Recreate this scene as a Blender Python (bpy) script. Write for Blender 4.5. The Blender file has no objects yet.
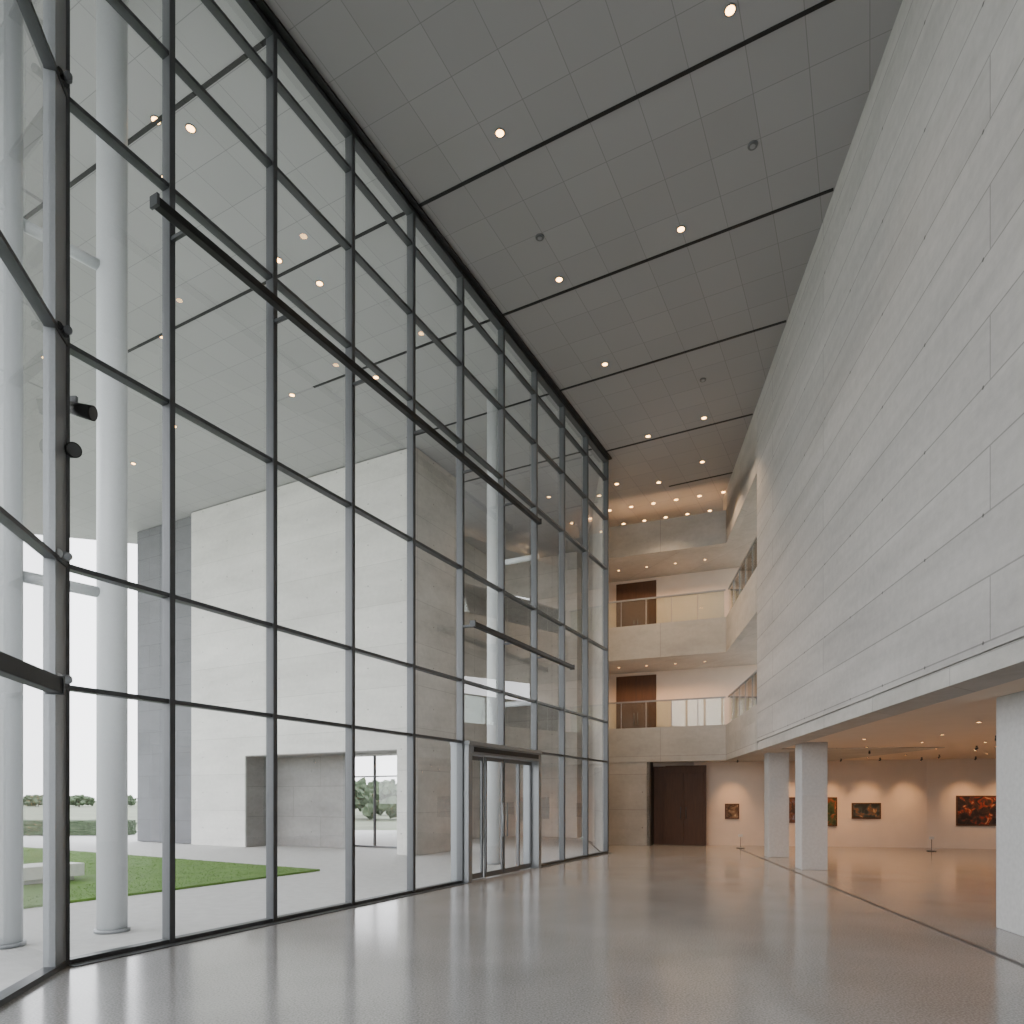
import bpy, bmesh, math, random
from mathutils import Vector, Matrix
random.seed(7)
D=bpy.data; COL=bpy.context.scene.collection
# ------------------------------------------------------------ materials
def new_mat(name):
    m=D.materials.new(name); m.use_nodes=True
    nt=m.node_tree; b=nt.nodes['Principled BSDF']
    return m,nt,b
def simple(name,col,rough=.5,metal=0,bump=0,bscale=40,var=.06):
    m,nt,b=new_mat(name)
    tc=nt.nodes.new('ShaderNodeTexCoord'); n=nt.nodes.new('ShaderNodeTexNoise')
    n.inputs['Scale'].default_value=bscale; nt.links.new(tc.outputs['Object'],n.inputs['Vector'])
    r=nt.nodes.new('ShaderNodeValToRGB'); r.color_ramp.elements[0].position=.3; r.color_ramp.elements[1].position=.7
    r.color_ramp.elements[0].color=tuple(c*(1-var) for c in col)+(1,); r.color_ramp.elements[1].color=tuple(min(1,c*(1+var)) for c in col)+(1,)
    nt.links.new(n.outputs['Fac'],r.inputs['Fac']); nt.links.new(r.outputs['Color'],b.inputs['Base Color'])
    b.inputs['Roughness'].default_value=rough; b.inputs['Metallic'].default_value=metal
    if bump:
        bp=nt.nodes.new('ShaderNodeBump'); bp.inputs['Strength'].default_value=bump; bp.inputs['Distance'].default_value=.01
        nt.links.new(n.outputs['Fac'],bp.inputs['Height']); nt.links.new(bp.outputs['Normal'],b.inputs['Normal'])
    return m
def math_n(nt,op,a,b=None):
    n=nt.nodes.new('ShaderNodeMath'); n.operation=op
    for i,v in enumerate((a,b)):
        if v is None: continue
        if isinstance(v,(int,float)): n.inputs[i].default_value=v
        else: nt.links.new(v,n.inputs[i])
    return n.outputs[0]
def concrete(name,col,w=3.2,h=.75,off=.5,holes=True,mortar=.010,mdark=.7,streak=.16,rough=.75,ox=0,oz=0,hx=1.6,var=.05,sx=.5,sz=1.3,hr=.02,hz=None,fine=1.6):
    m,nt,b=new_mat(name); L=nt.links; hz=hz or h
    tc=nt.nodes.new('ShaderNodeTexCoord'); sp=nt.nodes.new('ShaderNodeSeparateXYZ'); L.new(tc.outputs['Object'],sp.inputs[0])
    x=math_n(nt,'ADD',math_n(nt,'ADD',sp.outputs['X'],sp.outputs['Y']),ox+100*w); z=math_n(nt,'ADD',sp.outputs['Z'],oz+100*h)
    cb=nt.nodes.new('ShaderNodeCombineXYZ'); L.new(x,cb.inputs[0]); L.new(z,cb.inputs[1])
    br=nt.nodes.new('ShaderNodeTexBrick'); L.new(cb.outputs[0],br.inputs['Vector'])
    br.offset=off; br.inputs['Scale'].default_value=1; br.inputs['Mortar Size'].default_value=mortar; br.inputs['Mortar Smooth'].default_value=.1
    br.inputs['Brick Width'].default_value=w; br.inputs['Row Height'].default_value=h
    br.inputs['Color1'].default_value=tuple(c*(1-var) for c in col)+(1,); br.inputs['Color2'].default_value=tuple(min(1,c*(1+var)) for c in col)+(1,)
    br.inputs['Mortar'].default_value=tuple(c*mdark for c in col)+(1,)
    mp=nt.nodes.new('ShaderNodeMapping'); mp.inputs['Scale'].default_value=(sx,sx,sz); L.new(tc.outputs['Object'],mp.inputs['Vector'])
    n1=nt.nodes.new('ShaderNodeTexNoise'); n1.inputs['Scale'].default_value=1.1; n1.inputs['Detail'].default_value=7; n1.inputs['Roughness'].default_value=.62
    L.new(mp.outputs[0],n1.inputs['Vector'])
    n2=nt.nodes.new('ShaderNodeTexNoise'); n2.inputs['Scale'].default_value=7; n2.inputs['Detail'].default_value=6; n2.inputs['Roughness'].default_value=.65; L.new(tc.outputs['Object'],n2.inputs['Vector'])
    f=math_n(nt,'ADD',math_n(nt,'MULTIPLY',n1.outputs['Fac'],streak*4),math_n(nt,'MULTIPLY',n2.outputs['Fac'],streak*fine))
    f=math_n(nt,'ADD',f,1-streak*(2+fine*.5))
    if holes:
        fx=math_n(nt,'MULTIPLY',math_n(nt,'SUBTRACT',math_n(nt,'FRACT',math_n(nt,'DIVIDE',x,hx)),.5),hx)
        fz=math_n(nt,'MULTIPLY',math_n(nt,'SUBTRACT',math_n(nt,'FRACT',math_n(nt,'DIVIDE',z,hz)),.5),hz)
        d=math_n(nt,'SQRT',math_n(nt,'ADD',math_n(nt,'MULTIPLY',fx,fx),math_n(nt,'MULTIPLY',fz,fz)))
        hole=math_n(nt,'LESS_THAN',d,hr)
        f=math_n(nt,'MULTIPLY',f,math_n(nt,'SUBTRACT',1,math_n(nt,'MULTIPLY',hole,.6)))
    cc=nt.nodes.new('ShaderNodeCombineXYZ')
    for i in range(3): L.new(f,cc.inputs[i])
    mx=nt.nodes.new('ShaderNodeMix'); mx.data_type='RGBA'; mx.blend_type='MULTIPLY'; mx.inputs['Factor'].default_value=1
    L.new(br.outputs['Color'],mx.inputs['A']); L.new(cc.outputs[0],mx.inputs['B']); L.new(mx.outputs['Result'],b.inputs['Base Color'])
    b.inputs['Roughness'].default_value=rough
    bp=nt.nodes.new('ShaderNodeBump'); bp.inputs['Strength'].default_value=.12; bp.inputs['Distance'].default_value=.01
    L.new(n2.outputs['Fac'],bp.inputs['Height']); L.new(bp.outputs['Normal'],b.inputs['Normal'])
    return m
def glass_mat(name,tint=(.95,.95,.95),refl=.97,k=1.9):
    m=D.materials.new(name); m.use_nodes=True; nt=m.node_tree; nt.nodes.clear(); L=nt.links
    o=nt.nodes.new('ShaderNodeOutputMaterial'); mix=nt.nodes.new('ShaderNodeMixShader')
    t=nt.nodes.new('ShaderNodeBsdfTransparent'); t.inputs[0].default_value=tint+(1,)
    g=nt.nodes.new('ShaderNodeBsdfGlossy'); g.inputs['Roughness'].default_value=.01; g.inputs[0].default_value=(refl,refl,refl,1)
    fr=nt.nodes.new('ShaderNodeFresnel'); fr.inputs['IOR'].default_value=1.5
    L.new(math_n(nt,'MULTIPLY',fr.outputs[0],k),mix.inputs[0]); L.new(t.outputs[0],mix.inputs[1]); L.new(g.outputs[0],mix.inputs[2]); L.new(mix.outputs[0],o.inputs[0])
    return m
def emis(name,col,s):
    m,nt,b=new_mat(name); b.inputs['Base Color'].default_value=col+(1,)
    b.inputs['Emission Color'].default_value=col+(1,); b.inputs['Emission Strength'].default_value=s
    return m
M_wall=concrete('concrete_panels',(.405,.395,.38),w=9.0,h=.62,off=.42,ox=3.4,streak=.2,mdark=.58,mortar=.009,var=.05,hx=1.25,hr=.02,hz=1.24,sx=.22,sz=1.7,fine=1.9)
M_con=concrete('concrete_smooth',(.42,.40,.37),w=2.6,h=1.2,off=0,streak=.2)
M_fac=concrete('concrete_fascia',(.42,.41,.385),w=2.2,h=3,off=0,streak=.2,holes=False)
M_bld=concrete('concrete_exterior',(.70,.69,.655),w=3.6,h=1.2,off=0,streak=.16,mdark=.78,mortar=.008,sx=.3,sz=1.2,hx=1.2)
M_bld2=concrete('concrete_dark',(.26,.255,.245),w=2.4,h=1.0,off=.5,streak=.25,mdark=.7)
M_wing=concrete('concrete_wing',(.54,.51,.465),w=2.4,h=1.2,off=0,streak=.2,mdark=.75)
M_slate=concrete('slate_cladding',(.15,.155,.165),w=1.6,h=.8,off=.5,holes=False,streak=.14)
M_col=simple('column_concrete',(.50,.50,.49),.6,bump=.1,bscale=18)
M_steel=simple('dark_steel',(.07,.075,.08),.42,.2,var=.03)
M_steel2=simple('grey_steel',(.13,.137,.143),.42,.2,var=.03)
M_steel3=simple('light_steel',(.27,.285,.295),.4,.3,var=.03)
M_black=simple('black_metal',(.014,.015,.016),.45,.3,var=.03)
M_white=simple('white_steel',(.60,.63,.64),.35,0,var=.02)
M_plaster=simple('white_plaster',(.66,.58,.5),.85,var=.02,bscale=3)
def wood():
    m,nt,b=new_mat('dark_wood'); L=nt.links
    tc=nt.nodes.new('ShaderNodeTexCoord'); mp=nt.nodes.new('ShaderNodeMapping'); mp.inputs['Scale'].default_value=(8,8,.6); L.new(tc.outputs['Object'],mp.inputs[0])
    n=nt.nodes.new('ShaderNodeTexNoise'); n.inputs['Scale'].default_value=3; n.inputs['Detail'].default_value=6; L.new(mp.outputs[0],n.inputs['Vector'])
    r=nt.nodes.new('ShaderNodeValToRGB'); r.color_ramp.elements[0].color=(.045,.019,.009,1); r.color_ramp.elements[1].color=(.11,.048,.022,1)
    L.new(n.outputs['Fac'],r.inputs[0]); L.new(r.outputs[0],b.inputs['Base Color']); b.inputs['Roughness'].default_value=.6
    return m
M_wood=wood()
M_glass=glass_mat('clear_glass'); M_glass2=glass_mat('railing_glass',(.84,.9,.87),.95,1.4)
M_lamp=emis('lamp_glow',(1,.55,.2),14)
M_lamp2=emis('lamp_glow_soft',(1,.52,.2),11)
def floor_mat():
    m,nt,b=new_mat('polished_terrazzo'); L=nt.links
    tc=nt.nodes.new('ShaderNodeTexCoord')
    n=nt.nodes.new('ShaderNodeTexNoise'); n.inputs['Scale'].default_value=60; n.inputs['Detail'].default_value=3; L.new(tc.outputs['Object'],n.inputs['Vector'])
    n2=nt.nodes.new('ShaderNodeTexNoise'); n2.inputs['Scale'].default_value=.7; n2.inputs['Detail'].default_value=5; L.new(tc.outputs['Object'],n2.inputs['Vector'])
    f=math_n(nt,'ADD',math_n(nt,'MULTIPLY',n.outputs['Fac'],.75),math_n(nt,'MULTIPLY',n2.outputs['Fac'],.25))
    r=nt.nodes.new('ShaderNodeValToRGB'); r.color_ramp.elements[0].position=.38; r.color_ramp.elements[1].position=.6
    r.color_ramp.elements[0].color=(.27,.27,.268,1); r.color_ramp.elements[1].color=(.45,.447,.443,1)
    L.new(f,r.inputs[0]); L.new(r.outputs[0],b.inputs['Base Color'])
    b.inputs['Roughness'].default_value=.15
    b.inputs['Specular IOR Level'].default_value=.95
    return m
M_floor=floor_mat()
def ceil_mat(name,k=1.0):
    m,nt,b=new_mat(name); L=nt.links
    tc=nt.nodes.new('ShaderNodeTexCoord'); mp=nt.nodes.new('ShaderNodeMapping'); mp.inputs['Location'].default_value=(-9.26+87,87,0); L.new(tc.outputs['Object'],mp.inputs[0])
    br=nt.nodes.new('ShaderNodeTexBrick'); br.offset=0; br.inputs['Scale'].default_value=1; br.inputs['Brick Width'].default_value=2.9/4; br.inputs['Row Height'].default_value=.725
    br.inputs['Mortar Size'].default_value=.006; br.inputs['Mortar Smooth'].default_value=.3
    br.inputs['Color1'].default_value=(.295*k,.294*k,.297*k,1); br.inputs['Color2'].default_value=(.315*k,.314*k,.317*k,1); br.inputs['Mortar'].default_value=(.2*k,.2*k,.203*k,1)
    L.new(mp.outputs[0],br.inputs['Vector']); L.new(br.outputs['Color'],b.inputs['Base Color']); b.inputs['Roughness'].default_value=.6
    return m
M_ceil=ceil_mat('ceiling_panels'); M_canopy=ceil_mat('canopy_panels',1.35)
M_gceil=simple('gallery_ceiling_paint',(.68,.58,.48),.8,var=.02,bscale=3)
M_pave=simple('pale_paving',(.58,.575,.56),.8,bscale=6)
M_grass=simple('grass',(.105,.22,.028),.9,bscale=2.5,var=.12)
M_field=simple('far_field',(.17,.19,.13),.95,bscale=.3,var=.2)
M_leaf=simple('foliage',(.075,.11,.06),.9,bscale=6,var=.3,bump=.5)
M_bark=simple('bark',(.1,.07,.05),.9)
M_stone=simple('bench_stone',(.8,.8,.78),.7,bscale=12)
# ------------------------------------------------------------ mesh helper
class B:
    def __init__(s): s.v=[]; s.f=[]; s.m=[]; s.sm=[]
    def box(s,x0,x1,y0,y1,z0,z1,mi=0):
        o=len(s.v); s.v+=[(x,y,z) for z in(z0,z1) for y in(y0,y1) for x in(x0,x1)]
        for q in((0,2,3,1),(4,5,7,6),(0,1,5,4),(2,6,7,3),(0,4,6,2),(1,3,7,5)):
            s.f.append(tuple(o+i for i in q)); s.m.append(mi); s.sm.append(False)
        return s
    def quad(s,pts,mi=0):
        o=len(s.v); s.v+=pts; s.f.append(tuple(range(o,o+len(pts)))); s.m.append(mi); s.sm.append(False); return s
    def cyl(s,p0,p1,r0,r1=None,n=24,mi=0):
        r1=r0 if r1 is None else r1; p0=Vector(p0); p1=Vector(p1); d=(p1-p0).normalized()
        a=d.orthogonal().normalized(); b=d.cross(a); o=len(s.v)
        for p,r in((p0,r0),(p1,r1)):
            for i in range(n):
                t=2*math.pi*i/n; s.v.append(tuple(p+a*r*math.cos(t)+b*r*math.sin(t)))
        for i in range(n):
            j=(i+1)%n; s.f.append((o+i,o+j,o+n+j,o+n+i)); s.m.append(mi); s.sm.append(True)
        s.f.append(tuple(o+i for i in reversed(range(n)))); s.m.append(mi); s.sm.append(False)
        s.f.append(tuple(o+n+i for i in range(n))); s.m.append(mi); s.sm.append(False)
        return s
    def prism(s,pts,z0,z1,mi=0):
        ar=sum(pts[i][0]*pts[(i+1)%len(pts)][1]-pts[(i+1)%len(pts)][0]*pts[i][1] for i in range(len(pts)))
        if ar<0: pts=pts[::-1]
        n=len(pts); o=len(s.v); s.v+=[(p[0],p[1],z0) for p in pts]+[(p[0],p[1],z1) for p in pts]
        s.f.append(tuple(o+i for i in reversed(range(n)))); s.f.append(tuple(o+n+i for i in range(n)))
        for i in range(n):
            j=(i+1)%n; s.f.append((o+i,o+j,o+n+j,o+n+i))
        s.m+=[mi]*(n+2); s.sm+=[False]*(n+2); return s
    def make(s,name,mats,loc=(0,0,0),rz=0,parent=None,bevel=0):
        me=D.meshes.new(name); me.from_pydata(s.v,[],s.f); 
        for m in (mats if isinstance(mats,(list,tuple)) else [mats]): me.materials.append(m)
        for p,mi,sm in zip(me.polygons,s.m,s.sm): p.material_index=mi; p.use_smooth=sm
        me.update(); ob=D.objects.new(name,me); COL.objects.link(ob)
        ob.location=loc; ob.rotation_euler=(0,0,rz)
        if parent: ob.parent=parent
        if bevel:
            bv=ob.modifiers.new('b','BEVEL'); bv.width=bevel; bv.segments=2; bv.limit_method='ANGLE'
        return ob
def struct(o,label=None):
    o['kind']='structure'
    if label: o['label']=label
    return o
def tag(o,label,cat,group=None):
    o['label']=label; o['category']=cat
    if group: o['group']=group
    return o
def ang(A,Bp): return math.atan2(Bp[1]-A[1],Bp[0]-A[0])
def wall(name,A,Bp,z0,z1,y0,y1,mat,label=None):
    L=math.hypot(Bp[0]-A[0],Bp[1]-A[1]); o=B().box(0,L,y0,y1,z0,z1).make(name,mat,(A[0],A[1],0),ang(A,Bp)); return struct(o,label)
def copy_tree(src,loc,rz=None):
    n=src.copy(); COL.objects.link(n); n.location=loc
    if rz is not None: n.rotation_euler=(0,0,rz)
    for c in src.children:
        k=c.copy(); COL.objects.link(k); k.parent=n
        for c2 in c.children:
            k2=c2.copy(); COL.objects.link(k2); k2.parent=k
    return n
# ------------------------------------------------------------ plan geometry
H=11.5
GA=math.radians(62.1); g=Vector((math.cos(GA),math.sin(GA))); nI=Vector((g.y,-g.x))
G0=Vector((-4.312,6.477))
def GP(s,o=0): return G0+g*s+nI*o        # o: metres into the room
lu=Vector((.24,-.971)).normalized()
def LP(u): return G0+lu*u
def R(Y,off=0): return Vector(((3.53+off+.1506*Y)/.9886,Y))
E=R(17.0); C=R(21.74); F0=Vector((2.9,23.33)); GE=GP(15.05); LE=LP(15.0)
fa=ang(F0,C)
fd=Vector((math.cos(fa),math.sin(fa))); fn=Vector((-fd.y,fd.x))   # fn : away from camera
RA=ang(R(0),E)
# ------------------------------------------------------------ floor / ground
def world_prism(name,pts,z0,z1,mat,rz=0):
    c,s_=math.cos(-rz),math.sin(-rz)
    return B().prism([(p[0]*c-p[1]*s_,p[0]*s_+p[1]*c) for p in pts],z0,z1).make(name,mat,(0,0,0),rz)
room=[LE,G0,GE,F0,(2.9,27.5),(17,27.5),(17,-8.2),(R(-8).x,-8.2)]
struct(world_prism('floor',[tuple(p) for p in room],-.2,0,M_floor),'polished grey terrazzo floor')
o=B().box(-300,300,-60,500,-.6,-.25).make('ground',M_field); tag(o,'flat green open land around the building','ground'); 
o=world_prism('paving',[(-26,-12),(17,-12),(17,-8.25),(LE.x-.12,-8.25),(G0.x-.12,G0.y+.03),(GE.x-.12,GE.y+.1),(2.75,23.4),(2.75,34),(-26,34)],-.24,-.02,M_pave)
tag(o,'pale grey paved terrace outside the glass wall','paving')
o=world_prism('ceiling',[tuple(p) for p in [LE,G0,GE,F0,(2.9,32),(10.5,32),(10.5,16.35),E,R(-8)]],H,H+.4,M_ceil,GA); struct(o,'grey square panel ceiling with dark slots')
o=world_prism('ceiling',[tuple(p) for p in [(-15.5,-8.1),LE-Vector((.05,0)),G0-Vector((.05,0)),GE-Vector((.05,0)),(2.85,23.33),(2.85,33),(-1.5,33),(-14.5,26.4),(-24,23.6),(-24,14),(-15.5,14)]],H,H+.4,M_canopy,GA); struct(o,'grey panelled canopy soffit outside')
# grooves
k=1
def room_right(s):   # distance along nI from glass to right wall
    a=GP(s); m=Vector((.9886,-.1506)); return (3.53-a.dot(m))/nI.dot(m)
for s in (5.55,8.45,11.35,14.6,17.6):
    d=room_right(s)-.02 if s<15 else 6.5
    a=GP(s)
    st=.05 if s<15.2 else 1.2
    o=B().box(st,d,-.028,.028,H-.012,H+.01).make('trim_%d'%k,M_black,(a.x,a.y,0),GA-math.pi/2); struct(o,'dark linear ceiling slot'); k+=1
for s in (-.3,2.6,5.55,8.45,11.35,14.3):
    a=GP(s); l={-.3:9.5,2.6:9.5,5.55:8,8.45:5,11.35:4.4,14.3:4.4}[s]
    o=B().box(-l,-.12,-.028,.028,H-.012,H+.01).make('trim_%d'%k,M_black,(a.x,a.y,0),GA-math.pi/2); struct(o,'dark linear canopy slot'); k+=1
# ------------------------------------------------------------ right wall and gallery
RS=R(-8); Lr=(E-RS).length
o=B().box(0,Lr,-.45,0,3.02,H).make('wall_right',M_wall,(RS.x,RS.y,0),RA); struct(o,'tall board-marked grey concrete wall')
o=B().box(0,Lr,-.45,-.035,2.99,3.02).box(0,Lr,-.5,-.01,2.8,2.99).make('trim_%d'%k,M_fac,(RS.x,RS.y,0),RA); struct(o,'concrete edge beam under the wall'); k+=1
L2=(C-E).length
o=B().box(0,L2+.6,-.4,0,10.2,H).make('wall_right',M_fac,(E.x,E.y,0),RA); struct(o,'concrete lintel band')
wall('wall_end',E+Vector((.02,.0)),(10.5,16.35),3.9,H,-.4,-.02,M_con)
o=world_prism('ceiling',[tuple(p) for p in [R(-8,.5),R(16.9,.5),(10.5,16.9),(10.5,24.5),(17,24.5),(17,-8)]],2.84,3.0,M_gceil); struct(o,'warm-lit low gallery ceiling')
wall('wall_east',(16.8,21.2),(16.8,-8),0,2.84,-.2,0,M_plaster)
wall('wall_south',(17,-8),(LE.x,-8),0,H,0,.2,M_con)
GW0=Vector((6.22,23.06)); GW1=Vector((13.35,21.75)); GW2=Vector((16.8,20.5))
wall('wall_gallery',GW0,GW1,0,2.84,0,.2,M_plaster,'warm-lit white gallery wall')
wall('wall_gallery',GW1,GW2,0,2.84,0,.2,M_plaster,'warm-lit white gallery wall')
# floor slot
a=R(-6,.32); b_=R(21,.32)
o=B().box(0,(b_-a).length,-.04,.04,0,.003).make('trim_%d'%k,M_steel2,(a.x,a.y,0),ang(a,b_)); struct(o,'dark drainage slot in the floor'); k+=1
# concrete columns
def pillar(cx,cy,w):
    b=B().box(-w/2,w/2,-w/2,w/2,0,2.84)
    o=b.make('concrete_column',M_col,(cx,cy,0),RA-math.pi/2,bevel=.012)
    tag(o,'square pale concrete column under the gallery ceiling','column','concrete gallery columns'); return o
pillar(6.77,15.3,.55); pillar(7.2,18.4,.53); pillar(6.22,8.02,.58)
# ------------------------------------------------------------ balconies
lv=[(2.82,3.96),(6.3,7.42),(9.8,10.86)]
slab=[tuple(F0),tuple(C),tuple(E+Vector((.0,.02))),(10.5,16.4),(10.5,31),(2.9,31)]
for i,(z0,z1) in enumerate(lv):
    o=world_prism('floor',slab,z0,z1-.42 if i<2 else z0+.3,M_fac,fa); struct(o,'balcony slab with concrete soffit')
    Lf=(C-F0).length
    o=B().box(0,Lf,0,.2,z0-.01,z1).make('wall_balcony',M_fac,(F0.x-fn.x*.02,F0.y-fn.y*.02,0),fa); struct(o,'concrete balcony fascia')
    o=B().box(-.02,L2,-.2,.0,z0-.01,z1).make('wall_balcony',M_fac,(E.x,E.y,0),RA); struct(o,'concrete balcony fascia')
    if i<2:
        top=z1+.87
        for (A,ln,rz,y) in ((F0,Lf,fa,.08),(E,L2,RA,-.08)):
            root=B().box(0.02,ln-.02,y-.025,y+.025,top,top+.05).make('glass_railing',M_steel3,(A.x,A.y,0),rz)
            tag(root,'glass balcony railing with slim metal handrail','railing','balcony railings')
            n=5 
            for j in range(n):
                x0=.03+j*(ln-.06)/n; x1=.03+(j+1)*(ln-.06)/n-.03
                B().box(x0,x1,y-.006,y+.006,z1,top).make('glass_panel',M_glass2,parent=root)
                if j: B().box(x0-.025,x0-.005,y-.02,y+.02,z1,top).make('post',M_steel3,parent=root)
# recess back walls
BW0=Vector((2.9,26.08)); BW1=Vector((10.5,26.08-.399*7.6))
for i,(za,zb) in enumerate(((3.54,6.3),(7.0,9.8),(10.1,H))):
    sh=fn*(4.2 if i==2 else 0)
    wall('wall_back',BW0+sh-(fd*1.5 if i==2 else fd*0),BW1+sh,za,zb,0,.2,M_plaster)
    if i<2:
        for_x=1.15
        p=BW0+fd*for_x
        o=B().box(0,1.5,-.05,.0,za,zb-.12).make('door_%d'%(i+2),M_wood,(p.x,p.y,0),fa); struct(o,'dark brown wooden double door')
        B().box(.745,.755,-.055,-.045,za,zb-.12).make('door_gap',M_black,parent=o)
        for hx in(.68,.82): B().cyl((hx,-.09,za+.8),(hx,-.09,za+1.25),.012,n=8).make('handle',M_steel2,parent=o)
wall('wall_side',(2.9,23.33),(2.9,32.5),0,H,-.2,0,M_con) 
wall('wall_side',(2.85,32.5),(-2.5,32.5),0,H-.02,-.2,0,M_bld2) 
# ground back wall with doorway
D0=F0+fd*1.85; D1=F0+fd*3.55
wall('wall_back',F0,D0,0,2.82,0,.25,M_con,'concrete wall below the balcony')
wall('wall_back',D0+fn*.6,D1+fn*1.2,2.68,2.82,0,.1,M_con)
wall('wall_back',D0,D0+fn*1.0,0,2.82,0,.1,M_black)
p=D0+fn*.75
o=B().box(0,1.75,0,.06,0,2.7).make('door_1',M_wood,(p.x,p.y,0),fa-.02); struct(o,'dark brown wooden double door under the balcony')
for x0,x1 in((.35,1.0),(1.02,1.67)):
    lf=B().box(x0,x1,-.035,-.005,.02,2.45).make('leaf',M_wood,parent=o,bevel=.006)
    hx=x1-.08 if x0<.5 else x0+.08
    B().cyl((hx,-.08,.9),(hx,-.08,1.3),.014,n=8).box(hx-.01,hx+.01,-.08,-.03,.92,.94).box(hx-.01,hx+.01,-.08,-.03,1.26,1.28).make('handle',M_steel,parent=lf)
wall('wall_back',GW0,GW0+Vector((.1,1.5)),0,2.82,-.15,0,M_plaster)
# ------------------------------------------------------------ curtain wall
S=[0,1.1,2.55,4.04,5.55,7.1,8.7,10.28,11.87,13.45,15.05]
Z=[0,2.66,3.82,5.94,8.3,9.75,10.9,H]
wn=1
def window(A,rz,w,zs,first=True,last=False,mw=.027,zm=None,sill=True):
    global wn
    b=B(); zm=zs[0] if zm is None else zm
    for ok,xc in ((first,0),(last,w)):
        if ok:
            b.box(xc-mw,xc+mw,-.075,.05,zm,H,1); b.box(xc-mw-.005,xc+mw+.005,-.09,-.075,zm,H)
    for i,z in enumerate(zs):
        if i==0:
            if sill: b.box(mw,w-mw,-.07,.05,z,z+.05)
            else: b.box(mw,w-mw,-.07,.05,z-.025,z+.025)
        elif i==len(zs)-1: b.box(mw,w-mw,-.09,.05,z-.1,z)
        else: b.box(mw,w-mw,-.065,.04,z-.023,z+.023)
    o=b.make('window_%d'%wn,[M_steel,M_steel2],(A[0],A[1],0),rz); struct(o,'full-height glazing bay with slim steel mullions'); wn+=1
    p=B()
    for i in range(len(zs)-1):
        p.quad([(mw,0,zs[i]+.02),(w-mw,0,zs[i]+.02),(w-mw,0,zs[i+1]-.02),(mw,0,zs[i+1]-.02)])
    p.make('pane',M_glass,parent=o)
    return o
for i in range(10):
    zs=Z; zm=None; sill=True
    if i in(5,6): zs=Z[1:]; sill=False; zm=0 if i==5 else 2.7
    window(GP(S[i]),GA,S[i+1]-S[i],zs,first=i>0,last=i==9,zm=zm,sill=sill)
u=0
lrz=ang(LP(15),G0)
for i in range(9):
    u1=u+1.62
    window(LP(u1),lrz,1.62,Z,first=True,last=False); u=u1
# corner post
o=B().box(-.035,.035,-.07,.06,0,H).make('trim_%d'%k,[M_steel],(G0.x,G0.y,0),GA); struct(o,'dark steel corner post'); k+=1
pp=LP(.15)
o=B().box(-.14,.13,-.05,.05,0,H).make('trim_%d'%k,[M_steel3],(pp.x,pp.y,0),lrz); struct(o,'wide grey steel corner post'); k+=1
pg=GP(15.12)
wall('wall_side',pg,F0,0,H-.01,0,.12,M_wing,'narrow solid panel put in place of the return glass')  # solid return added where glass would stand, keeps out mirrored sky
# head trim
o=B().box(0,15.05,-.2,-.1,H-.04,H).make('trim_%d'%k,M_black,(G0.x,G0.y,0),GA); struct(o,'dark head channel'); k+=1
# floor trim at glass
o=B().box(0,7.1,-.2,-.09,0,.01).box(10.28,15.05,-.2,-.09,0,.01).make('trim_%d'%k,M_steel,(G0.x,G0.y,0),GA); struct(o,'metal floor grille along the glass'); k+=1
# rails
def rail(name,s0,s1,z,off,label):
    A=GP(s0,off)
    o=B().box(0,s1-s0,-.05,.05,z-.045,z+.045).make(name,M_black,(A.x,A.y,0),GA,bevel=.01); tag(o,label,'blind rail','blind rails')
    B().box(-.03,0,-.06,.06,z-.06,z+.06).make('end_cap',M_steel,parent=o)
    B().box(s1-s0,s1-s0+.03,-.06,.06,z-.06,z+.06).make('end_cap',M_steel,parent=o)
    for s in S:
        if s0+.02<s<s1: 
            B().box(s-s0-.02,s-s0+.02,.05,off-.09,z-.02,z+.02).make('bracket',M_steel,parent=o)
rail('blind_rail',.72,9.8,7.72,.36,'long black rail bracketed to the steel mullions')
rail('blind_rail',7.0,11.7,4.82,.36,'short black rail above the entrance doors')
A=LP(2.2)+Vector((.22,0))
o=B().box(0,1.5,-.06,.06,2.5,2.64).make('blind_rail',M_black,(A.x,A.y,0),lrz,bevel=.01); tag(o,'black rail beside the steel corner post','blind rail','blind rails')
B().box(1.5,1.53,-.07,.07,2.49,2.65).make('end_cap',M_steel,parent=o)
# corner clamps
for z in (2.72,3.87,5.98,8.34):
    p=GP(-.1,.12)
    o=B().box(-.09,.09,-.05,.02,z-.035,z+.035).cyl((-.08,-.04,z),(-.08,-.12,z+.03),.035,n=12).cyl((.08,-.04,z),(.08,-.12,z-.03),.035,n=12).make('glass_clamp',M_steel3 if z<5 else M_steel,(p.x,p.y,0),GA-.5,bevel=.004)
    tag(o,'metal clamp fitting on the steel corner post','clamp','corner post clamps')
    B().cyl((0,-.04,z),(0,-.09,z),.04,n=14).make('bolt_cap',M_white if z<5 else M_black,parent=o)
def spot_fix(p,z,rz):
    root=B().cyl((0,0,z),(.3,0,z-.08),.055,.07,n=18).make('spotlight',M_black,(p[0],p[1],0),rz)
    B().box(-.14,.14,-.015,.015,z+.03,z+.09).make('bracket',M_steel,parent=root)
    B().cyl((.3,0,z-.08),(.305,0,z-.081),.06,n=18).make('lens',M_steel,parent=root)
    tag(root,'small black floodlight fixed beside the steel post','spotlight','black floodlights'); return root
spot_fix(GP(.1,-.16),5.45,-.05); spot_fix(GP(.1,-.16),5.0,-.7)
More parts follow.
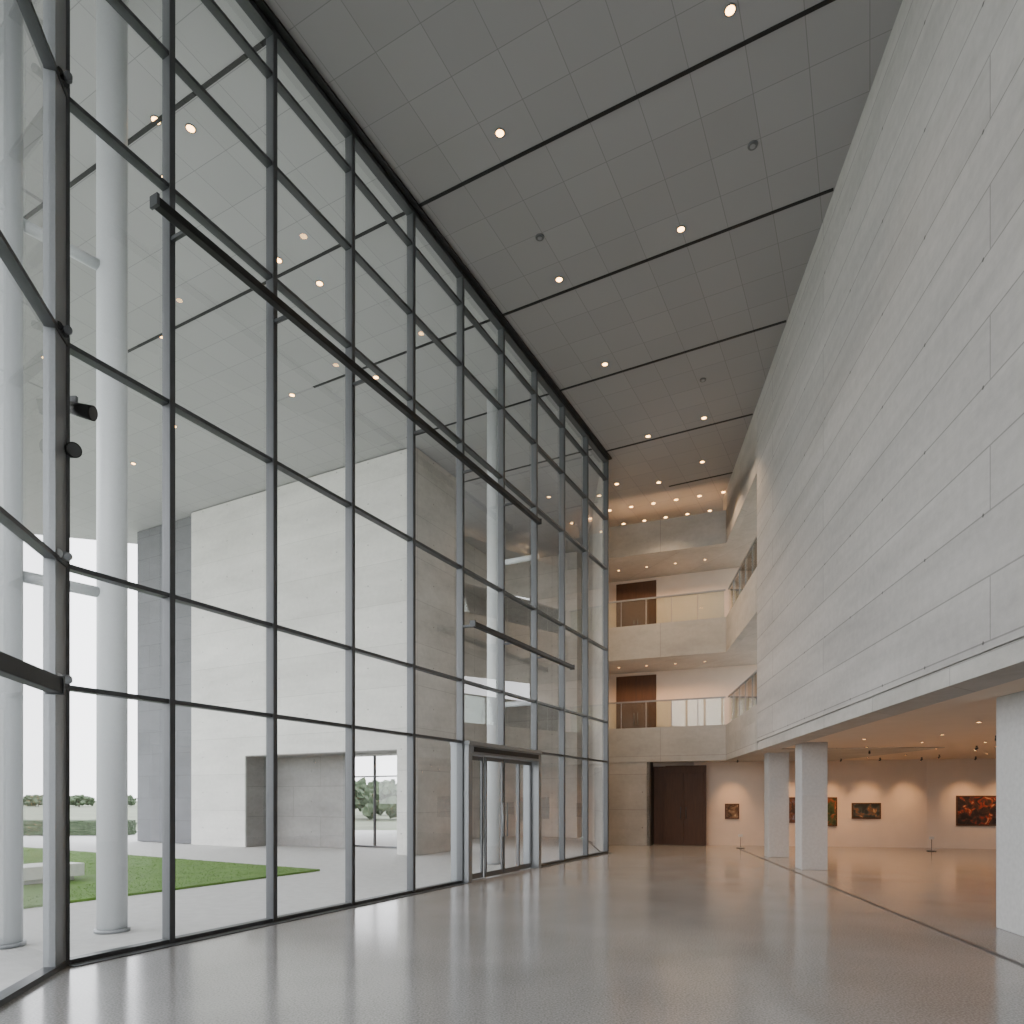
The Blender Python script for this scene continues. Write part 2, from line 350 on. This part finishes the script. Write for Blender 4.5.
# ------------------------------------------------------------ entrance
p=GP(7.1)
w=10.28-7.1
door=B().box(.0,.14,-.2,.2,0,2.6).box(w-.14,w,-.2,.2,0,2.6).box(.14,w-.14,-.2,.2,2.44,2.6).box(0,w,-.22,.22,2.6,2.68).make('door_4',M_steel3,(p.x,p.y,0),GA,bevel=.008); struct(door,'steel framed automatic sliding entrance doors')
B().box(.2,w-.2,-.225,-.2,2.48,2.57).make('sensor_strip',M_black,parent=door)
def leaf(name,x0,x1,y,handle):
    f=B().box(x0,x0+.045,y-.02,y+.02,0.02,2.42).box(x1-.045,x1,y-.02,y+.02,.02,2.42).box(x0+.045,x1-.045,y-.02,y+.02,.02,.12).box(x0+.045,x1-.045,y-.02,y+.02,2.34,2.42).make(name,M_steel2,parent=door)
    B().quad([(x0+.045,y,.12),(x1-.045,y,.12),(x1-.045,y,2.34),(x0+.045,y,2.34)]).make('pane',M_glass,parent=f)
    if handle is not None: B().cyl((handle,y-.06,.8),(handle,y-.06,1.5),.016,n=10).make('handle',M_steel3,parent=f)
leaf('sidelight',.16,.85,.0,None); leaf('sliding_leaf',.85,1.58,-.06,1.5); leaf('sliding_leaf',1.6,2.33,-.06,1.68); leaf('sidelight',2.33,3.02,.0,None)
# ------------------------------------------------------------ exterior steel columns
def steel_col(p,r,arms,tip=(0,-1.2)):
    o=B().cyl((0,0,0),(0,0,H-.01),r,n=40).make('steel_column',M_white,(p[0],p[1],0),GA); tag(o,'tall white round steel column outside the glass','column','white steel columns')
    B().cyl((0,0,-.015),(0,0,.03),r+.03,n=40).make('base_plate',M_steel3,parent=o)
    t=Vector(tip); a=t.normalized()*(r-.01)
    for z in arms: B().cyl((a.x,a.y,z),(t.x,t.y,z),.065,n=16).make('strut',M_white,parent=o)
steel_col(GP(1.27,-1.28),.165,(4.06,7.97),(-.9,.2)); steel_col(GP(10.68,-1.28),.165,(3.86,7.3)); 
steel_col((-5.52,7.38),.15,())
# ------------------------------------------------------------ exterior building
BA=Vector((-11.1,23.4)); BA_rz=GA-math.pi/2; bd=nI
dep=2.2; wl=9.45; HB=H-.02
root=B().box(0,2.66,0,dep,0,HB).box(8.85,wl,0,dep,0,HB).box(2.66,8.85,0,dep,3.0,HB).make('concrete_building',[M_bld],(BA.x,BA.y,-.015),BA_rz)
tag(root,'pale board-marked concrete building with a recessed ground floor opening','building')
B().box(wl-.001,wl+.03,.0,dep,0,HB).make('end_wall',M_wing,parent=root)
B().box(2.661,2.69,.03,1.1,0,3.0).box(2.661,5.94,1.1,1.3,0,3.0).box(2.69,8.84,.03,1.1,2.97,3.0).make('recess_shade',M_bld2,parent=root)  # added dark lining, the opening's shade is put into its colour
fr=B()
for x in (5.3,6.45,7.65,8.82): fr.box(x-.02,x+.02,dep-.3,dep-.2,0,3.0)
fr.box(5.3,8.85,dep-.3,dep-.2,2.3,2.34).box(5.3,8.85,dep-.3,dep-.2,0,.06)
fr=fr.make('window',M_steel2,parent=root)
B().quad([(5.33,dep-.25,.08),(8.8,dep-.25,.08),(8.8,dep-.25,3),(5.33,dep-.25,3)]).make('pane',M_glass,parent=fr)
o=B().box(-3.3,-.01,.2,2.4,0,HB).make('slate_wall',M_slate,(BA.x,BA.y,0),BA_rz); tag(o,'dark slate-clad wall beside the pale concrete building','wall')
# farther wing
q=Vector((-2.6,24.5))
o=B().box(0,5.2,0,.5,0,HB).box(4.7,5.2,-3.4,0,0,HB).make('concrete_wing',M_wing,(q.x,q.y,0),GA); tag(o,'grey concrete wing behind the glazed wall','building')
# ------------------------------------------------------------ lawn, bench, hedge, trees
gp=[(-4.26,15.0),(-5.9,11.9),(-7.3,9.6),(-16.5,9.6),(-16.5,22.2),(-15.4,21.6)]
o=B().prism(gp,-.02,.02).make('lawn',M_grass); tag(o,'flat green lawn strip on the terrace','lawn'); o['kind']='stuff'
def inside(x,y):
    c=False; n=len(gp)
    for i in range(n):
        x1,y1=gp[i]; x2,y2=gp[(i+1)%n]
        if (y1>y)!=(y2>y) and x<(x2-x1)*(y-y1)/(y2-y1)+x1: c=not c
    return c
b=B()
cnt=0
while cnt<30000:
    x=random.uniform(-16.5,-4.2); y=random.uniform(9.6,22.2)
    if not inside(x,y) or (abs(x+9.35)<1.6 and abs(y-11.9)<1.9): continue
    a=random.uniform(0,6.28); h=random.uniform(.008,.02); dx,dy=.01*math.cos(a),.01*math.sin(a)
    b.v+=[(x-dx,y-dy,.018),(x+dx,y+dy,.018),(x+random.uniform(-.01,.01),y+random.uniform(-.01,.01),.018+h)]; n=len(b.v)
    b.f.append((n-3,n-2,n-1)); b.m.append(0); b.sm.append(False); cnt+=1
gb=b.make('grass_blades',M_grass,parent=o); gb['kind']='stuff'
o=B().box(-1.6,1.6,-.4,.4,.08,.32).box(-1.45,1.45,-.32,.32,0.0,.08,1).make('stone_bench',[M_stone,M_col],(-9.4,11.9,0.021),GA,bevel=.01); tag(o,'low white stone bench on the lawn','bench')
def hedge(cx,cy,w):
    me=bmesh.new(); bmesh.ops.create_cube(me,size=1); bmesh.ops.subdivide_edges(me,edges=me.edges[:],cuts=10,use_grid_fill=True)
    for v in me.verts:
        v.co=Vector((v.co.x*w,v.co.y*.9,v.co.z*.6+.3)); v.co+=Vector((random.uniform(-.05,.05),random.uniform(-.05,.05),random.uniform(0,.06)))
    m=D.meshes.new('hedge'); me.to_mesh(m); m.materials.append(M_leaf); o=D.objects.new('hedge',m); COL.objects.link(o); o.location=(cx,cy,-.02)
    tag(o,'clipped dark green box hedge beyond the lawn','hedge','box hedges')
for cx in(-24.5,-21.3,-18.1): hedge(cx,29.5,2.9)
def tree(h,r,sd):
    t=B().cyl((0,0,-.3),(0,0,h*.45),.1,.06,n=10).cyl((0,0,h*.3),(r*.3,.1,h*.6),.05,.03,n=8).cyl((0,0,h*.28),(-r*.3,-.1,h*.58),.05,.03,n=8).make('tree',M_bark)
    me=bmesh.new(); rnd=random.Random(sd)
    for _ in range(60):
        a=rnd.uniform(0,6.28); rr=r*.95*math.sqrt(rnd.random()); zz=h*(.2+.72*rnd.random()*(1-.45*rr/r))
        mt=Matrix.Translation((rr*math.cos(a),rr*math.sin(a),zz))
        bmesh.ops.create_icosphere(me,subdivisions=2,radius=r*rnd.uniform(.09,.2),matrix=mt)
    for v in me.verts: v.co+=Vector([rnd.uniform(-.06,.06)*r for _ in range(3)])
    m=D.meshes.new('foliage'); me.to_mesh(m); me.free(); m.materials.append(M_leaf); f=D.objects.new('foliage',m); COL.objects.link(f); f.parent=t
    return t
T=[tree(3.0,2.3,1),tree(2.6,2.3,5)]
pts=[(-150+i*4.4,140+(5 if i%2 else -2)) for i in range(20)]+[(-14.6,60),(-9.4,57),(-13.2,72)]
for i,(x,y) in enumerate(pts):
    t=T[i] if i<2 else copy_tree(T[i%2],(x,y,-.25),random.uniform(0,6))
    t.location=(x,y,-.25); t.scale=(1.15,1.15,.95) if y>100 else (1.3,1.3,1.4); tag(t,'leafy green tree in the open land outside','tree','distant trees')
# ------------------------------------------------------------ ceiling downlights, added uplights
cache={}
def add_down(x,y,z,r,key,group,label):
    if key not in cache:
        b=B(); n=24
        for rr,zz in((r,0),(r*1.25,0),(r*1.25,-.01),(r,-.01)):
            for i in range(n): t=2*math.pi*i/n; b.v.append((rr*math.cos(t),rr*math.sin(t),zz))
        for k_ in range(4):
            for i in range(n):
                j=(i+1)%n; k2=(k_+1)%4
                b.f.append((k_*n+i,k2*n+i,k2*n+j,k_*n+j)); b.m.append(0); b.sm.append(False)
        ring=b.make('downlight',M_steel2)
        B().cyl((0,0,-.002),(0,0,-.008),r,n=24).make('lens',M_lamp if key!='s' else M_lamp2,parent=ring)
        cache[key]=ring; o=ring; o.location=(x,y,z)
    else: o=copy_tree(cache[key],(x,y,z))
    tag(o,label,'ceiling light',group); return o
def spot(x,y,z,power,size=100,col=(1,.82,.6),tgt=None,blend=.6):
    l=D.lights.new('spot','SPOT'); l.energy=power; l.color=col; l.spot_size=math.radians(size); l.spot_blend=blend; l.shadow_soft_size=.08
    o=D.objects.new('spot',l); COL.objects.link(o); o.location=(x,y,z)
    if tgt: o.rotation_euler=(Vector(tgt)-Vector((x,y,z))).to_track_quat('-Z','Y').to_euler()
    return o
main=[(2.74,8.49),(-.18,10.06),(2.94,11.76),(.90,12.9),(2.12,15.42),(5.0,17.6),(3.72,18.49),(5.6,19.9),(3.3,21.3),(4.6,21.2),(1.2,5.0),(2.2,2.0)]
for x,y in main:
    add_down(x,y,H,.06,'m','hall ceiling downlights','small round warm recessed ceiling downlight'); spot(x,y,H-.05,60 if y<14 else 380,95,(1,.66,.38))
for x,y in [(-5.2,9.87),(-4.75,9.99),(-5.54,10.8),(-4.3,12.44),(-3.7,13.0),(-3.2,15.9),(-5.4,16.6),(-9,18),(-7.5,14.5),(-10.5,15.2),(-11.2,20)]:  # some of these discs stand in for hall lights mirrored in the glass
    add_down(x,y,H,.06,'m','canopy downlights','small round warm canopy downlight, some standing in for mirrored hall lights')
for r_ in range(4):
    for i in range(6):
        p=F0+fd*(.45+i*.75+.2*(r_%2))+fn*(.1+r_*1.3)
        add_down(p.x,p.y,H,.05,'m','upper landing downlights','small warm downlight over the upper landing')
        if i%2==0: spot(p.x,p.y,H-.05,20,140,(1,.58,.28))
for i in range(3):  # added unseen uplights behind the top parapet, to warm the far ceiling
    p=F0+fd*(.8+i*1.4)+fn*.9
    spot(p.x,p.y,10.3,50,170,(1,.55,.27),(p.x-1.2,p.y-4,12.0),1)
for zi,z in enumerate((9.8,6.3,2.82)):
    for i in range(4):
        p=F0+fd*(.5+i*1.0)+fn*1.3
        add_down(p.x,p.y,z-.0,.035,'s','balcony downlights','tiny warm downlight in the balcony soffit'); spot(p.x,p.y,z-.05,75 if zi<2 else 60,150,(1,.53,.25))
    p=E+Vector((1.6,2.6)); spot(p.x,p.y,z-.05,40,140,(1,.55,.28))
# ceiling sensors
for i,(x,y) in enumerate(((3.65,10.25),(.49,11.93),(4.52,16.0))):
    o=B().cyl((0,0,0),(0,0,-.02),.08,.07,n=20).make('ceiling_sensor',M_steel2,(x,y,H)); tag(o,'small round grey sensor plate on the ceiling','sensor','ceiling sensors')
    B().cyl((0,0,-.02),(0,0,-.025),.04,n=16).make('sensor_cap',M_steel3,parent=o)
# ------------------------------------------------------------ gallery things
def paint_mat(name,c1,c2,c3,c4,seed,sc=4):
    m,nt,b=new_mat(name); L=nt.links; tc=nt.nodes.new('ShaderNodeTexCoord'); mp=nt.nodes.new('ShaderNodeMapping'); mp.inputs['Location'].default_value=(seed,seed*2,0)
    L.new(tc.outputs['Object'],mp.inputs[0]); n=nt.nodes.new('ShaderNodeTexNoise'); n.inputs['Scale'].default_value=sc; n.inputs['Detail'].default_value=6; n.inputs['Distortion'].default_value=.9; L.new(mp.outputs[0],n.inputs['Vector'])
    r=nt.nodes.new('ShaderNodeValToRGB'); e=r.color_ramp.elements; e[0].position=.42; e[0].color=c1+(1,); e[1].position=.68; e[1].color=c4+(1,); m_=e.new(.52); m_.color=c2+(1,); m2=e.new(.6); m2.color=c3+(1,)
    L.new(n.outputs['Fac'],r.inputs[0]); L.new(r.outputs[0],b.inputs['Base Color']); b.inputs['Roughness'].default_value=.5
    return m
GR=ang(GW0,GW1); gd=(GW1-GW0).normalized(); GR2=ang(GW1,GW2); gd2=(GW2-GW1).normalized()
def painting(A,d,rz,s,w,h,zc,mat,label):
    p=A+d*s
    o=B().box(-w/2,w/2,-.05,-.005,zc-h/2,zc-h/2+.04).box(-w/2,w/2,-.05,-.005,zc+h/2-.04,zc+h/2).box(-w/2,-w/2+.04,-.05,-.005,zc-h/2+.04,zc+h/2-.04).box(w/2-.04,w/2,-.05,-.005,zc-h/2+.04,zc+h/2-.04).make('painting',M_wood,(p.x,p.y,0),rz)
    B().box(-w/2+.04,w/2-.04,-.035,-.006,zc-h/2+.04,zc+h/2-.04).make('canvas',mat,parent=o)
    tag(o,label,'painting','framed gallery paintings')
painting(GW0,gd,GR,1.23,.46,.52,1.15,paint_mat('canvas_small',(.04,.02,.012),(.14,.08,.04),(.2,.14,.08),(.45,.34,.2),3,5),'small brown framed figure painting on warm wall')
painting(GW0,gd,GR,3.09,.45,.85,1.2,paint_mat('canvas_blue',(.03,.02,.02),(.12,.05,.03),(.1,.12,.16),(.35,.35,.4),8,5),'framed dark painting half behind a column')
painting(GW0,gd,GR,4.31,.46,.95,1.15,paint_mat('canvas_upright',(.012,.03,.012),(.05,.08,.03),(.25,.05,.02),(.45,.38,.15),15,4),'upright framed red and green painting')
painting(GW0,gd,GR,5.43,.88,.52,1.18,paint_mat('canvas_land',(.015,.025,.03),(.05,.07,.07),(.2,.09,.04),(.5,.36,.2),22,4),'wide framed landscape painting')
painting(GW1,gd2,GR2,1.5,1.4,.95,1.2,paint_mat('canvas_red',(.012,.012,.015),(.05,.03,.025),(.28,.03,.015),(.5,.36,.16),31,4.5),'large framed red and dark crowd painting')
tk={}
def track_spot(x,y,rz):
    if 't' not in tk:
        o=B().cyl((0,0,0),(0,0,-.04),.022,n=12).make('track_spotlight',M_steel)
        B().cyl((0,-.03,-.06),(0,.05,-.085),.022,.028,n=16).make('lamp_head',M_steel,parent=o)
        B().cyl((0,.051,-.0855),(0,.056,-.087),.025,n=16).make('lens',M_lamp2,parent=o)
        tk['t']=o; o.location=(x,y,2.84); o.rotation_euler=(0,0,rz)
    else: o=copy_tree(tk['t'],(x,y,2.84),rz)
    tag(o,'small ceiling track spotlight aimed at the gallery wall','spotlight','gallery track spotlights')
gn=Vector((gd.y,-gd.x)); OR=(1,.52,.23)
for i in range(5):
    s_=(1.23,3.09,4.31,5.43,6.6)[i]
    p=GW0+gd*s_+gn*1.3; t=GW0+gd*s_
    track_spot(p.x,p.y,ang(p,t)-math.pi/2); spot(p.x,p.y+.1,2.68,115,54,OR,(t.x,t.y,1.3),1)
gn2=Vector((gd2.y,-gd2.x))
for i in range(2):
    p=GW1+gd2*(1.0+i*1.0)+gn2*1.3; t=GW1+gd2*(1.0+i*1.0)
    track_spot(p.x,p.y,ang(p,t)-math.pi/2); spot(p.x,p.y+.1,2.68,115,54,OR,(t.x,t.y,1.3),1)
for j,(x,y) in enumerate(((8.5,9),(9.5,12),(10.5,15),(8.6,16.4),(12,17.5),(9.8,18.4),(11.5,12.6),(8.4,13.2),(12.6,14.6),(8.1,19.6),(9.9,20.4),(11.3,19.4),(7.6,11),(13.2,18.8),(10.6,16.9),(8.9,21.4),(9.9,10.2),(7.4,14.2),(9.1,15),(11.6,16.2),(8.0,17.6),(11,20.9),(13,16.6))):
    add_down(x,y,2.84,.035,'s','gallery downlights','tiny warm downlight in the gallery ceiling')
    if j<11: spot(x,y,2.78,80,140,OR)
for (x,y) in ((9.6,13.4),(11,16),(9.2,17.4),(12.2,19.3)): track_spot(x,y,random.uniform(-.6,.6))
for (x,y) in ((9,5),(10,1),(8,-3)): spot(x,y,2.65,60,150,OR)
for i,(x,y) in enumerate(((7.3,21.6),(8.2,21.0),(12.6,20.3))):
    o=B().cyl((0,0,0),(0,0,.02),.13,n=20).make('stanchion',M_steel,(x,y,0)); tag(o,'low metal barrier post near the gallery wall','barrier post','barrier posts')
    B().cyl((0,0,.02),(0,0,.42),.01,n=10).make('pole',M_steel2,parent=o); B().box(-.07,.07,-.01,.01,.36,.44).make('sign_plate',M_white,parent=o)
# ------------------------------------------------------------ world
w=D.worlds.new('world'); bpy.context.scene.world=w; w.use_nodes=True; nt=w.node_tree; bg=nt.nodes['Background']
tc=nt.nodes.new('ShaderNodeTexCoord'); sp=nt.nodes.new('ShaderNodeSeparateXYZ'); nt.links.new(tc.outputs['Generated'],sp.inputs[0])
r=nt.nodes.new('ShaderNodeValToRGB'); r.color_ramp.elements[0].position=0; r.color_ramp.elements[0].color=(.97,.975,1,1); r.color_ramp.elements[1].position=.8; r.color_ramp.elements[1].color=(.9,.94,1,1)
nt.links.new(sp.outputs['Z'],r.inputs[0]); nt.links.new(r.outputs[0],bg.inputs['Color']); bg.inputs['Strength'].default_value=5.4
# ------------------------------------------------------------ camera
cam=D.cameras.new('camera'); co=D.objects.new('camera',cam); COL.objects.link(co); co.location=(0,0,1.6); co.rotation_euler=(math.pi/2,0,0)
cam.lens=676/1024*36; cam.sensor_width=36; cam.shift_y=(798-512)/1024; cam.clip_end=1000; cam.clip_start=.05
bpy.context.scene.camera=co
